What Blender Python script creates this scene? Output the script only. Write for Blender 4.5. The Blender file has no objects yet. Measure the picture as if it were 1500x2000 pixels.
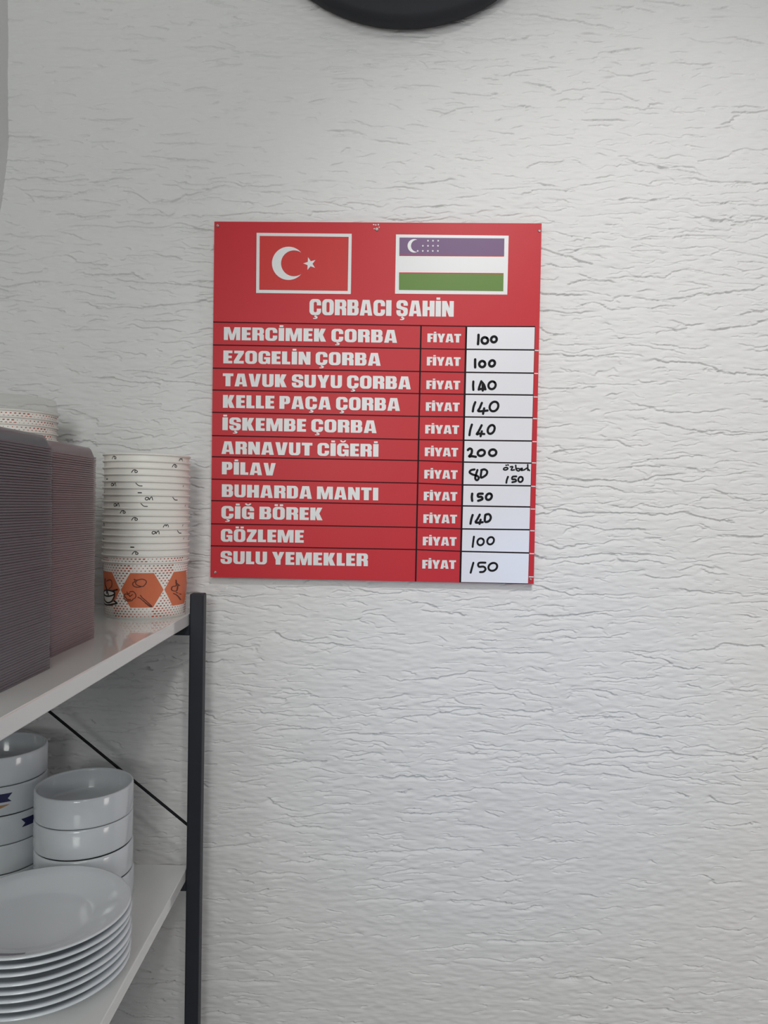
import bpy, bmesh, math, random
import numpy as np
from mathutils import Vector, Matrix

random.seed(4)
sc = bpy.context.scene
COL = sc.collection

# ------------------------------------------------------------------ camera, world, lights, exposure
EYE = 1.55
cam_data = bpy.data.cameras.new('camera')
cam_data.sensor_fit = 'VERTICAL'
cam_data.sensor_height = 36.0
cam_data.lens = 27.0                    # 1500 px focal length on a 2000 px tall frame
cam_data.clip_start = 0.02
cam = bpy.data.objects.new('camera', cam_data)
COL.objects.link(cam)
YAW, PITCH, ROLL = math.atan(5 / 1500), math.atan(15 / 1500), math.radians(0.9)
CAM_R = (Matrix.Rotation(YAW, 3, 'Z') @ Matrix.Rotation(math.pi / 2 - PITCH, 3, 'X')
         @ Matrix.Rotation(ROLL, 3, 'Z'))
cam.matrix_world = Matrix.Translation((0, 0, EYE)) @ CAM_R.to_4x4()
sc.camera = cam

world = bpy.data.worlds.new('daylight')
sc.world = world
world.use_nodes = True
bg = world.node_tree.nodes['Background']
bg.inputs['Color'].default_value = (0.75, 0.86, 1.0, 1)
bg.inputs['Strength'].default_value = 0.16


def area(name, loc, target, sx, sy, power, color):
    d = bpy.data.lights.new(name, 'AREA')
    d.shape = 'RECTANGLE'
    d.size, d.size_y = sx, sy
    d.energy = power
    d.color = color
    o = bpy.data.objects.new(name, d)
    COL.objects.link(o)
    o.location = loc
    o.rotation_euler = (Vector(target) - Vector(loc)).to_track_quat('-Z', 'Y').to_euler()
    return o


def spot(name, loc, target, angle, radius, power, color):
    d = bpy.data.lights.new(name, 'SPOT')
    d.spot_size = math.radians(angle)
    d.spot_blend = 1.0
    d.shadow_soft_size = radius
    d.energy = power
    d.color = color
    o = bpy.data.objects.new(name, d)
    COL.objects.link(o)
    o.location = loc
    o.rotation_euler = (Vector(target) - Vector(loc)).to_track_quat('-Z', 'Y').to_euler()
    return o


# a ceiling downlight thrown on the wall, the lit front of the shop behind the viewer, plus added blue and warm fills
spot('ceiling_downlight', (0.25, -0.25, 2.65), (0.45, 1.17, 1.58), 60, 0.06, 50.0, (1.0, 0.965, 0.970))
area('shop_front_light', (-0.22, -1.2, 1.9), (0.1, 1.17, 1.5), 0.5, 0.8, 14.2, (0.97, 1.0, 0.97))
area('ceiling_panel_light', (0.3, -0.9, 2.5), (0.1, 1.17, 1.3), 0.5, 0.5, 3.0, (0.99, 1.0, 0.95))
spot('blue_tint_spot', (0.75, -1.9, 1.30), (0.20, 1.17, 1.21), 16, 0.10, 29.0, (0.22, 0.45, 1.0))  # unseen narrow spot, added to tint a patch of the lower wall blue
area('warm_side_fill', (1.95, 0.2, 0.9), (0.5, 1.17, 0.9), 0.5, 0.8, 6.5, (1.0, 0.92, 0.88))  # unseen warm fill, added to lift the lower right of the wall

sc.view_settings.view_transform = 'Standard'
sc.view_settings.look = 'None'
sc.view_settings.gamma = 1.0
sc.view_settings.use_curve_mapping = False
sc.view_settings.exposure = 0.0
sc.cycles.transparent_max_bounces = 32


# ------------------------------------------------------------------ helpers
def at(px, py, Y):
    """point of the place that the photograph shows at (px, py), at distance Y along the room"""
    d = CAM_R @ Vector(((px - 750) / 1500, -(py - 1000) / 1500, -1))
    return Vector((0, 0, EYE)) + d * (Y / d.y)


def mat(name, color, rough=0.5, metallic=0.0, spec=0.5, alpha=1.0, coat=0.0, noise=0.0, noise_scale=30.0):
    m = bpy.data.materials.new(name)
    m.use_nodes = True
    nt = m.node_tree
    b = nt.nodes['Principled BSDF']
    b.inputs['Base Color'].default_value = (*color, 1)
    b.inputs['Roughness'].default_value = rough
    b.inputs['Metallic'].default_value = metallic
    b.inputs['Specular IOR Level'].default_value = spec
    b.inputs['Alpha'].default_value = alpha
    b.inputs['Coat Weight'].default_value = coat
    if noise > 0:
        tc = nt.nodes.new('ShaderNodeTexCoord')
        nz = nt.nodes.new('ShaderNodeTexNoise')
        nz.inputs['Scale'].default_value = noise_scale
        nz.inputs['Detail'].default_value = 5
        mx = nt.nodes.new('ShaderNodeMix')
        mx.data_type = 'RGBA'
        nt.links.new(tc.outputs['Object'], nz.inputs['Vector'])
        nt.links.new(nz.outputs['Fac'], mx.inputs['Factor'])
        lo = [max(0, c * (1 - noise)) for c in color]
        hi = [min(1, c * (1 + noise)) for c in color]
        mx.inputs[6].default_value = (*lo, 1)
        mx.inputs[7].default_value = (*hi, 1)
        nt.links.new(mx.outputs[2], b.inputs['Base Color'])
    return m


def link(o, parent=None, smooth=None):
    COL.objects.link(o)
    if parent is not None:
        o.parent = parent
    return o


def mesh_obj(name, verts, faces, material, parent=None, smooth=False, loc=None):
    me = bpy.data.meshes.new(name)
    me.from_pydata([tuple(v) for v in verts], [], faces)
    if material:
        me.materials.append(material)
    if smooth:
        me.polygons.foreach_set('use_smooth', [True] * len(me.polygons))
    me.update()
    o = bpy.data.objects.new(name, me)
    if loc is not None:
        o.location = loc
    return link(o, parent)


def empty(name, loc, label, cat, group=None):
    o = bpy.data.objects.new(name, None)
    o.empty_display_size = 0.02
    o.location = loc
    COL.objects.link(o)
    tag(o, label, cat, group)
    return o


def tag(o, label, cat, group=None):
    o['label'] = label
    o['category'] = cat
    if group:
        o['group'] = group
    return o


def box_bm(bm, x0, x1, y0, y1, z0, z1, bevel=0.0, seg=2):
    r = bmesh.ops.create_cube(bm, size=1.0)
    vs = r['verts']
    bmesh.ops.scale(bm, vec=(x1 - x0, y1 - y0, z1 - z0), verts=vs)
    bmesh.ops.translate(bm, vec=((x0 + x1) / 2, (y0 + y1) / 2, (z0 + z1) / 2), verts=vs)
    if bevel > 0:
        es = {e for v in vs for e in v.link_edges}
        bmesh.ops.bevel(bm, geom=list(es), offset=bevel, segments=seg, affect='EDGES', profile=0.5)


def bm_obj(name, bm, material, parent=None, smooth=False):
    me = bpy.data.meshes.new(name)
    bm.to_mesh(me)
    bm.free()
    me.materials.append(material)
    if smooth:
        me.polygons.foreach_set('use_smooth', [True] * len(me.polygons))
    o = bpy.data.objects.new(name, me)
    return link(o, parent)


def box(name, dims, material, parent=None, bevel=0.0):
    bm = bmesh.new()
    box_bm(bm, *dims, bevel=bevel)
    return bm_obj(name, bm, material, parent)


def lathe(name, profile, material, parent=None, seg=64, smooth=True, loc=None, axis='Z'):
    """profile: (radius, height) list; radius 0 ends close into a pole"""
    verts, faces, rings = [], [], []
    for r, z in profile:
        if r < 1e-7:
            rings.append([len(verts)])
            verts.append((0, 0, z))
        else:
            ring = []
            for i in range(seg):
                a = 2 * math.pi * i / seg
                ring.append(len(verts))
                verts.append((r * math.cos(a), r * math.sin(a), z))
            rings.append(ring)
    for a, b in zip(rings, rings[1:]):
        for i in range(seg):
            j = (i + 1) % seg
            if len(a) == 1 and len(b) == 1:
                continue
            if len(a) == 1:
                faces.append((a[0], b[j], b[i]))
            elif len(b) == 1:
                faces.append((a[i], a[j], b[0]))
            else:
                faces.append((a[i], a[j], b[j], b[i]))
    if axis == 'Y':          # height runs along -Y (towards the viewer)
        verts = [(x, -z, y) for x, y, z in verts]
    return mesh_obj(name, verts, faces, material, parent, smooth, loc)


def tube(name, pts, r, material, parent=None, seg=8, flat=None):
    """round bar through a polyline of points"""
    cu = bpy.data.curves.new(name, 'CURVE')
    cu.dimensions = '3D'
    cu.bevel_depth = r
    cu.bevel_resolution = 2
    cu.use_fill_caps = True
    sp = cu.splines.new('POLY')
    sp.points.add(len(pts) - 1)
    for p, q in zip(sp.points, pts):
        p.co = (*q, 1)
    return curve_to_mesh(name, cu, material, parent)


def curve_to_mesh(name, cu, material, parent=None, fn=None):
    tmp = bpy.data.objects.new('tmp', cu)
    COL.objects.link(tmp)
    dg = bpy.context.evaluated_depsgraph_get()
    dg.update()
    me = bpy.data.meshes.new_from_object(tmp.evaluated_get(dg))
    COL.objects.unlink(tmp)
    bpy.data.objects.remove(tmp)
    me.name = name
    me.materials.clear()
    me.materials.append(material)
    if fn:
        for v in me.vertices:
            v.co = fn(v.co)
    o = bpy.data.objects.new(name, me)
    return link(o, parent)


def smooth_path(pts, n=5, closed=False):
    """Catmull-Rom through 2-D points"""
    P = [Vector(p) for p in pts]
    N = len(P)
    out = []
    rng = range(N if closed else N - 1)
    for i in rng:
        if closed:
            p0, p1, p2, p3 = P[(i - 1) % N], P[i], P[(i + 1) % N], P[(i + 2) % N]
        else:
            p0, p1, p2, p3 = P[max(i - 1, 0)], P[i], P[i + 1], P[min(i + 2, N - 1)]
        for k in range(n):
            t = k / n
            out.append(0.5 * ((2 * p1) + (p2 - p0) * t + (2 * p0 - 5 * p1 + 4 * p2 - p3) * t * t
                              + (3 * p1 - p0 - 3 * p2 + p3) * t ** 3))
    out.append(P[0].copy() if closed else P[-1].copy())
    return out


def ribbon_polys(pts, w, caps=True):
    """2-D stroke of width w with round ends, as (verts, faces)"""
    P = [Vector((p[0], p[1])) for p in pts]
    V, Fc = [], []
    n = len(P)
    for i in range(n):
        t = (P[min(i + 1, n - 1)] - P[max(i - 1, 0)])
        t = t.normalized() if t.length > 1e-9 else Vector((1, 0))
        nrm = Vector((-t.y, t.x)) * (w / 2)
        V += [P[i] + nrm, P[i] - nrm]
    for i in range(n - 1):
        Fc.append((2 * i, 2 * i + 1, 2 * i + 3, 2 * i + 2))
    if caps:
        for e, q in ((P[0], P[1]), (P[-1], P[-2])):
            t = e - q
            a0 = math.atan2(t.y, t.x)
            b = len(V)
            for k in range(7):
                a = a0 - math.pi / 2 + math.pi * k / 6
                V.append(e + Vector((math.cos(a), math.sin(a))) * (w / 2))
            Fc.append(tuple(range(b, b + 7)))
    return V, Fc


# ------------------------------------------------------------------ materials
M_PAPER = mat('white paper board', (0.82, 0.80, 0.75), 0.45, noise=0.03, noise_scale=40)
M_CERAMIC = mat('white glazed ceramic', (0.63, 0.66, 0.690), 0.14, coat=0.25, noise=0.015, noise_scale=20)
M_PLATE = mat('bright glazed ceramic', (0.74, 0.775, 0.81), 0.10, coat=0.5, noise=0.015, noise_scale=20)
M_SHELF = mat('white melamine', (0.78, 0.78, 0.765), 0.12, coat=0.6, noise=0.02, noise_scale=12)
M_STEEL = mat('charcoal powder coated steel', (0.019, 0.021, 0.029), 0.48, spec=0.35, noise=0.12, noise_scale=60)
M_WIRE = mat('dark steel wire', (0.010, 0.010, 0.012), 0.6, spec=0.15, noise=0.1)
M_CLOCK = mat('charcoal clock plastic', (0.032, 0.033, 0.038), 0.62, spec=0.15, noise=0.08, noise_scale=25)
M_FACE = mat('pale clock face', (0.7, 0.69, 0.66), 0.5, noise=0.02)
M_RED = mat('red printed board', (0.52, 0.024, 0.034), 0.42, spec=0.22, noise=0.03, noise_scale=6)
M_FLAGRED = mat('brighter red print', (0.54, 0.034, 0.033), 0.42, spec=0.22, noise=0.02, noise_scale=6)
M_WHITE = mat('white print', (0.68, 0.69, 0.69), 0.36, noise=0.02, noise_scale=15)
M_CARD = mat('white wipe surface', (0.74, 0.74, 0.78), 0.25, noise=0.03, noise_scale=9)
M_LINE = mat('dark maroon line', (0.060, 0.006, 0.010), 0.5, spec=0.08, noise=0.05)
M_BLACKLINE = mat('black line', (0.014, 0.008, 0.010), 0.5, spec=0.08, noise=0.05)
M_INK = mat('black marker ink', (0.014, 0.014, 0.016), 0.6, spec=0.08, noise=0.2, noise_scale=200)
M_PURPLE = mat('violet blue print', (0.160, 0.085, 0.190), 0.40, spec=0.25, noise=0.03, noise_scale=8)
M_GREEN = mat('green print', (0.112, 0.215, 0.034), 0.40, spec=0.25, noise=0.03, noise_scale=8)
M_SCREW = mat('dull zinc screw', (0.42, 0.36, 0.34), 0.35, metallic=0.7, noise=0.1)
M_ORANGE = mat('orange print', (0.64, 0.160, 0.068), 0.5, noise=0.03, noise_scale=60)
M_DASH = mat('rust orange dashes', (0.44, 0.060, 0.022), 0.5, noise=0.25, noise_scale=300)
M_BROWN = mat('brown drawn line', (0.12, 0.028, 0.015), 0.5, noise=0.1)
M_BLACKINK = mat('black print', (0.015, 0.014, 0.014), 0.5, noise=0.1)
M_CREAM = mat('white drawn fill', (0.80, 0.77, 0.72), 0.5, noise=0.02)
M_NAVY = mat('navy emblem', (0.020, 0.022, 0.085), 0.2, noise=0.1)
M_TAN = mat('orange brown emblem', (0.42, 0.24, 0.10), 0.25, noise=0.2, noise_scale=120)
M_MARK = mat('faded violet mark', (0.16, 0.12, 0.17), 0.2, noise=0.3, noise_scale=90)
M_LIDNEAR = mat('smoky clear plastic', (0.175, 0.180, 0.200), 0.30, alpha=0.68, noise=0.06, noise_scale=15)
M_LIDFAR = mat('rosy clear plastic', (0.300, 0.240, 0.255), 0.30, alpha=0.68, noise=0.06, noise_scale=15)
M_FROST = mat('frosted clear plastic', (0.62, 0.60, 0.56), 0.45, alpha=0.17, noise=0.02)
M_FLOOR = mat('grey floor tile', (0.30, 0.29, 0.28), 0.4, noise=0.1, noise_scale=5)
M_CEIL = mat('white ceiling paint', (0.75, 0.75, 0.73), 0.8, noise=0.02, noise_scale=5)


def plaster_material():
    m = bpy.data.materials.new('rough white plaster')
    m.use_nodes = True
    nt = m.node_tree
    b = nt.nodes['Principled BSDF']
    b.inputs['Roughness'].default_value = 0.62
    b.inputs['Specular IOR Level'].default_value = 0.35
    tc = nt.nodes.new('ShaderNodeTexCoord')
    nz = nt.nodes.new('ShaderNodeTexNoise')
    nz.inputs['Scale'].default_value = 3.0
    nz.inputs['Detail'].default_value = 6
    mx = nt.nodes.new('ShaderNodeMix')
    mx.data_type = 'RGBA'
    mx.inputs[6].default_value = (0.675, 0.672, 0.664, 1)
    mx.inputs[7].default_value = (0.730, 0.726, 0.722, 1)
    nt.links.new(tc.outputs['Object'], nz.inputs['Vector'])
    nt.links.new(nz.outputs['Fac'], mx.inputs['Factor'])
    nt.links.new(mx.outputs[2], b.inputs['Base Color'])
    mp = nt.nodes.new('ShaderNodeMapping')
    mp.inputs['Scale'].default_value = (90, 90, 420)
    n2 = nt.nodes.new('ShaderNodeTexNoise')
    n2.inputs['Scale'].default_value = 1.0
    n2.inputs['Detail'].default_value = 4
    bp = nt.nodes.new('ShaderNodeBump')
    bp.inputs['Strength'].default_value = 0.42
    bp.inputs['Distance'].default_value = 0.0009
    nt.links.new(tc.outputs['Object'], mp.inputs['Vector'])
    nt.links.new(mp.outputs['Vector'], n2.inputs['Vector'])
    nt.links.new(n2.outputs['Fac'], bp.inputs['Height'])
    nt.links.new(bp.outputs['Normal'], b.inputs['Normal'])
    return m


M_PLASTER = plaster_material()

# ------------------------------------------------------------------ the room
WALL_Y = 1.170
LEFT_X = -0.600
CEIL_Z = 2.80


def grain(rng, nx, nz, dx, dz, lx, lz):
    """band limited noise, feature size lx by lz metres, unit deviation"""
    w = np.fft.rfft2(rng.standard_normal((nz, nx)))
    kz = np.fft.fftfreq(nz, dz)[:, None] * 2 * math.pi
    kx = np.fft.rfftfreq(nx, dx)[None, :] * 2 * math.pi
    q = (kx * lx) ** 2 + (kz * lz) ** 2
    f = np.fft.irfft2(w * np.exp(-q / 2), s=(nz, nx))
    return f / f.std()


def sstep(a, b, x):
    t = np.clip((x - a) / (b - a), 0, 1)
    return t * t * (3 - 2 * t)


def plaster_relief(x, z, seed):
    """trowelled plaster: torn horizontal grooves over soft waves (metres, positive = towards the room)"""
    rng = np.random.default_rng(seed)
    nx, nz = len(x), len(z)
    dx, dz = x[1] - x[0], z[1] - z[0]
    X, Z = np.meshgrid(x, z)
    h = 0.0004 * grain(rng, nx, nz, dx, dz, 0.05, 0.022)
    h += 0.00026 * grain(rng, nx, nz, dx, dz, 0.005, 0.0018)
    jag = grain(rng, nx, nz, dx, dz, 0.005, 0.003)
    # where the plaster was dragged more (rows of dense creases) and less
    dens = 0.55 * grain(rng, nx, nz, dx, dz, 0.16, 0.05)
    dens += 0.9 * np.exp(-((Z - 1.40) / 0.20) ** 2) + 0.55 * np.exp(-((Z - 1.75) / 0.22) ** 2 - ((X - 0.42) / 0.3) ** 2)
    dens += 0.35 * np.exp(-((Z - 1.68) / 0.12) ** 2 - ((X + 0.35) / 0.2) ** 2)
    dens -= 0.75 * sstep(1.15, 0.85, Z) * sstep(-0.15, 0.1, X)
    dens -= 0.50 * sstep(-0.30, -0.52, X) * sstep(1.6, 1.9, Z)
    jag2 = grain(rng, nx, nz, dx, dz, 0.0022, 0.0016)
    jog = np.round(1.1 * grain(rng, nx, nz, dx, dz, 0.012, 0.006))
    for lx, lz, depth, tail, mlx, mlz, thr in ((0.030, 0.0046, 0.0033, 0.0024, 0.018, 0.0045, 0.20),
                                               (0.055, 0.0080, 0.0040, 0.0034, 0.030, 0.0070, 0.45),
                                               (0.018, 0.0032, 0.0026, 0.0018, 0.012, 0.0035, 0.15),
                                               (0.009, 0.0024, 0.0017, 0.0013, 0.009, 0.0040, 0.15)):
        n = grain(rng, nx, nz, dx, dz, lx, lz)
        gz, gx = np.gradient(n, dz, dx)
        # height above the tear line, roughened and stepped so that the tear is ragged
        s = n / (np.sqrt(gx * gx + gz * gz) + 0.25 / lz) * np.sign(gz)
        s = s + 0.00050 * jag + 0.00025 * jag2 + 0.0010 * jog
        m = grain(rng, nx, nz, dx, dz, mlx, mlz)
        mask = sstep(thr - 0.05, thr + 0.55, m + 0.75 * dens + 0.18)
        # tears run along the trowel strokes and open downwards: a sharp ledge, then a slope back out
        mask *= sstep(0.10, 0.60, gz / (np.abs(gx) + np.abs(gz) + 1e-9))
        ledge = sstep(0.00025, -0.00035, s) * np.exp(np.minimum(s, 0) / tail)
        h -= depth * mask * ledge
        h += 0.00035 * mask * np.exp(-((s - 0.0007) / 0.0007) ** 2)
    # small pits
    p = grain(rng, nx, nz, dx, dz, 0.0028, 0.0017)
    h -= 0.0011 * sstep(3.0, 3.7, p + 0.25 * dens)
    return h


def build_back_wall():
    x = np.arange(-0.66, 0.80 + 1e-6, 0.0015)
    z = np.arange(0.62, 2.46 + 1e-6, 0.00075)
    h = plaster_relief(x, z, 11)
    X, Z = np.meshgrid(x, z)
    edge = np.minimum(np.minimum(X - x[0], x[-1] - X), np.minimum(Z - z[0], z[-1] - Z))
    h *= sstep(0, 0.03, edge)
    nx, nz = len(x), len(z)
    co = np.empty((nx * nz + 8, 3), np.float32)
    co[:nx * nz, 0] = X.ravel()
    co[:nx * nz, 1] = (WALL_Y - h).ravel()
    co[:nx * nz, 2] = Z.ravel()
    x0, x1, z0, z1 = -0.66, 2.6, 0.0, CEIL_Z
    a = nx * nz
    co[a:] = [(x0, WALL_Y, z0), (x1, WALL_Y, z0), (x1, WALL_Y, z1), (x0, WALL_Y, z1),
              (x0, WALL_Y + 0.12, z0), (x1, WALL_Y + 0.12, z0), (x1, WALL_Y + 0.12, z1), (x0, WALL_Y + 0.12, z1)]
    i = np.arange(nx * nz, dtype=np.int32).reshape(nz, nx)
    q = np.stack([i[:-1, :-1], i[:-1, 1:], i[1:, 1:], i[1:, :-1]], -1).reshape(-1, 4)
    c00, c10, c11, c01 = i[0, 0], i[0, -1], i[-1, -1], i[-1, 0]
    extra = np.array([(a, a + 1, c10, c00), (a + 1, a + 2, c11, c10), (a + 2, a + 3, c01, c11), (a + 3, a, c00, c01),
                      (a + 5, a + 4, a + 7, a + 6), (a, a + 4, a + 5, a + 1), (a + 1, a + 5, a + 6, a + 2),
                      (a + 2, a + 6, a + 7, a + 3), (a + 3, a + 7, a + 4, a)], np.int32)
    q = np.concatenate([q, extra])
    me = bpy.data.meshes.new('wall_back')
    me.vertices.add(len(co))
    me.vertices.foreach_set('co', co.ravel())
    me.loops.add(q.size)
    me.loops.foreach_set('vertex_index', q.ravel())
    me.polygons.add(len(q))
    me.polygons.foreach_set('loop_start', np.arange(0, q.size, 4, dtype=np.int32))
    sm = np.ones(len(q), bool)
    sm[-9:] = False
    me.polygons.foreach_set('use_smooth', sm)
    me.materials.append(M_PLASTER)
    me.update(calc_edges=True)
    me.validate()
    o = bpy.data.objects.new('wall_back', me)
    o['kind'] = 'structure'
    link(o)


build_back_wall()


def build_left_wall():
    y = np.arange(-1.2, WALL_Y + 0.011, 0.010)
    z = np.arange(0.0, CEIL_Z + 1e-6, 0.010)
    rng = np.random.default_rng(5)
    h = 0.0020 * grain(rng, len(y), len(z), 0.01, 0.01, 0.05, 0.03)
    Yg, Zg = np.meshgrid(y, z)
    h += 0.014 * sstep(1.80, 2.08, Zg)         # the plaster bulges out towards the top
    verts = [(LEFT_X + h[j, i], y[i], z[j]) for j in range(len(z)) for i in range(len(y))]
    ny = len(y)
    faces = [(j * ny + i, j * ny + i + 1, (j + 1) * ny + i + 1, (j + 1) * ny + i)
             for j in range(len(z) - 1) for i in range(ny - 1)]
    b = len(verts)
    o = mesh_obj('wall_left', verts, faces, M_PLASTER, smooth=True)
    o['kind'] = 'structure'


build_left_wall()
f = box('floor', (-0.75, 2.6, -3.5, 1.3, -0.08, 0.0), M_FLOOR)
f['kind'] = 'structure'
c = box('ceiling', (-0.75, 2.6, -3.5, 1.3, CEIL_Z, CEIL_Z + 0.08), M_CEIL)
c['kind'] = 'structure'

# ------------------------------------------------------------------ shelf rack
SHELF_T, SHELF_L = 1.388, 1.018
EDGE_X = -0.2812
rack = empty('shelf_rack', (-0.42, 0.78, 0),
             'charcoal steel shelf rack with white boards standing left against the rough wall', 'shelf')


def rack_box(name, dims, m, bevel=0.0008, parent=rack):
    o = box(name, dims, m, None, bevel)
    o.parent = parent
    o.matrix_parent_inverse = Matrix.Translation(-rack.location)
    return o


for (x0, x1) in ((-0.2808, -0.2606), (-0.5955, -0.5765)):
    for (y0, y1) in ((1.100, 1.119), (0.435, 0.454)):
        post = rack_box('post', (x0, x1, y0, y1, 0.0, 1.4172), M_STEEL, 0.0022)
for z, y1 in ((SHELF_T, 1.146), (SHELF_L, 1.117), (0.62, 1.117)):
    bm = bmesh.new()
    # board notched round the posts: narrower ends, full width between them
    box_bm(bm, -0.5735 if z != 0 else 0, EDGE_X - 0.0006, 0.425, y1, z - 0.0172, z, 0.0012)
    o = bm_obj('shelf_board', bm, M_SHELF)
    o.parent = rack
    o.matrix_parent_inverse = Matrix.Translation(-rack.location)
    o['label'] = 'white melamine shelf board'
    for (y0, yy) in ((1.102, 1.117), (0.437, 0.452)):
        rack_box('cross_rail', (-0.5765, -0.2808, y0, yy, z - 0.0312, z - 0.0172), M_STEEL, 0.001)
    for (x0, x1) in ((-0.5955, -0.5765),):
        rack_box('side_rail', (x0, x1, 0.454, 1.100, z - 0.0312, z - 0.0172), M_STEEL, 0.001)
brace = tube('diagonal_brace', [(-0.574, 1.112, 1.3116), (-0.2815, 1.112, 1.0785)], 0.0021, M_WIRE)
brace.parent = rack
brace.matrix_parent_inverse = Matrix.Translation(-rack.location)

# ------------------------------------------------------------------ menu board
BOARD_Y = 1.157
CORN = [(418.6, 432.6), (1058.0, 436.3), (1042.4, 1140.9), (410.9, 1127.4)]
sign = empty('menu_board', at(735, 1134, BOARD_Y + 0.0015),
             'red price board with two flags and white Turkish lettering fixed to the rough wall', 'sign')
SO = Vector(sign.location)


def put(o):
    o.parent = sign
    o.matrix_parent_inverse = Matrix.Translation(-SO)
    return o


def on_board(p, lift=0.0):
    return at(p[0], p[1], BOARD_Y - lift)


def slab(name, poly, lift, thick, m, holes=(), parent=None, label=None):
    """flat printed shape lying on the board; poly and holes are outlines"""
    cu = bpy.data.curves.new(name, 'CURVE')
    cu.dimensions = '2D'
    cu.fill_mode = 'BOTH'
    cu.extrude = thick / 2
    for pl in [poly, *holes]:
        sp = cu.splines.new('POLY')
        sp.points.add(len(pl) - 1)
        for s, p in zip(sp.points, pl):
            w = on_board(p)
            s.co = (w.x, w.z, 0, 1)
        sp.use_cyclic_u = True
    o = curve_to_mesh(name, cu, m, None, lambda c: Vector((c.x, BOARD_Y - lift - thick / 2 - c.z, c.y)))
    put(o)
    if parent is not None:
        o.parent = parent
        o.matrix_parent_inverse = Matrix.Identity(4)
    if label:
        o['label'] = label
    return o


def stroke_mesh(name, strokes, w, lift, m, label=None):
    """marker strokes on the board, each a list of points"""
    V, Fc = [], []
    for k, s in enumerate(strokes):
        v, f2 = ribbon_polys(s, w)
        b = len(V)
        V += [on_board(p, lift + 0.00002 * k) for p in v]
        Fc += [tuple(i + b for i in q) for q in f2]
    o = mesh_obj(name, V, Fc, m)
    put(o)
    if label:
        o['label'] = label
    return o


slab('board_panel', CORN, -0.004, 0.004, M_RED)


def lerp(a, b, t):
    return (a[0] + (b[0] - a[0]) * t, a[1] + (b[1] - a[1]) * t)


def band(p, q, w):
    d = Vector((q[0] - p[0], q[1] - p[1])).normalized()
    n = Vector((-d.y, d.x)) * w / 2
    return [(p[0] + n.x, p[1] + n.y), (q[0] + n.x, q[1] + n.y), (q[0] - n.x, q[1] - n.y), (p[0] - n.x, p[1] - n.y)]


def outline(p0, p1, p2, p3, t):
    """inner corners of a frame of width t"""
    return [(p0[0] + t, p0[1] + t), (p1[0] - t, p1[1] + t), (p2[0] - t, p2[1] - t), (p3[0] + t, p3[1] - t)]


def circle(cx, cy, r, a0=0.0, a1=2 * math.pi, n=48):
    return [(cx + r * math.cos(a0 + (a1 - a0) * i / n), cy + r * math.sin(a0 + (a1 - a0) * i / n)) for i in range(n + 1)]


def crescent(cx, cy, R, dx, r):
    """points between an outer circle and an inner one shifted by dx"""
    x = (R * R - r * r + dx * dx) / (2 * dx)
    y = math.sqrt(R * R - x * x)
    a = math.atan2(y, x)
    b = math.atan2(y, x - dx)
    pts = circle(cx, cy, R, a, 2 * math.pi - a, 56)
    pts += circle(cx + dx, cy, r, 2 * math.pi - b, b, 48)[1:-1]
    return pts


def star(cx, cy, R, rot, k=0.40, n=5):
    return [(cx + (R if i % 2 == 0 else R * k) * math.cos(rot + math.pi * i / n),
             cy + (R if i % 2 == 0 else R * k) * math.sin(rot + math.pi * i / n)) for i in range(2 * n)]


# red flag with crescent and star
tf = [(501.3, 455.0), (687.0, 456.9), (685.2, 574.6), (500.4, 572.4)]
ti = outline(*tf, 6.0)
flag = slab('flag_panel', ti, 0.0, 0.0003, M_FLAGRED, label='red flag with white crescent and star')
slab('flag_border', tf, 0.0, 0.0006, M_WHITE, [ti], parent=flag, label='white border')
slab('crescent', crescent(563.7, 514.6, 32.4, 10.6, 25.3), 0.0004, 0.0003, M_WHITE, parent=flag, label='white crescent')
slab('star', star(605.2, 515.3, 13.0, math.pi + 0.05), 0.0004, 0.0003, M_WHITE, parent=flag, label='white star')

# violet, white and green flag
uf = [(773.5, 458.0), (993.4, 460.4), (990.7, 575.5), (771.5, 573.7)]
flag2 = slab('flag_panel', uf, 0.0, 0.0003, M_WHITE, label='flag of violet, white and green bands')
slab('flag_band', [(780.3, 464.2), (985.0, 466.0), (984.5, 499.4), (779.9, 498.0)], 0.0004, 0.0003, M_PURPLE,
     parent=flag2, label='violet band')
slab('flag_band', [(779.4, 534.3), (983.4, 535.8), (982.8, 568.8), (779.2, 566.3)], 0.0004, 0.0003, M_GREEN,
     parent=flag2, label='green band')
slab('flag_stripe', [(779.9, 498.0), (984.5, 499.4), (984.4, 501.2), (779.9, 499.9)], 0.0004, 0.0003, M_FLAGRED,
     parent=flag2, label='thin red stripe')
slab('flag_stripe', [(779.5, 532.2), (983.6, 533.7), (983.4, 535.8), (779.4, 534.3)], 0.0004, 0.0003, M_FLAGRED,
     parent=flag2, label='thin red stripe')
slab('crescent', crescent(809.2, 480.6, 13.2, 5.4, 11.9), 0.0008, 0.0003, M_WHITE, parent=flag2, label='white crescent')
for xs, y in (((467, 510, 555), 223), ((423, 467, 510, 553), 267), ((378, 422, 466, 508, 552), 311)):
    for xx in xs:
        slab('star', star(730 + xx * 0.2267, 420 + y * 0.2267, 2.2, -math.pi / 2, 0.5), 0.0008, 0.0002, M_WHITE,
             parent=flag2, label='tiny white star')

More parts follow.
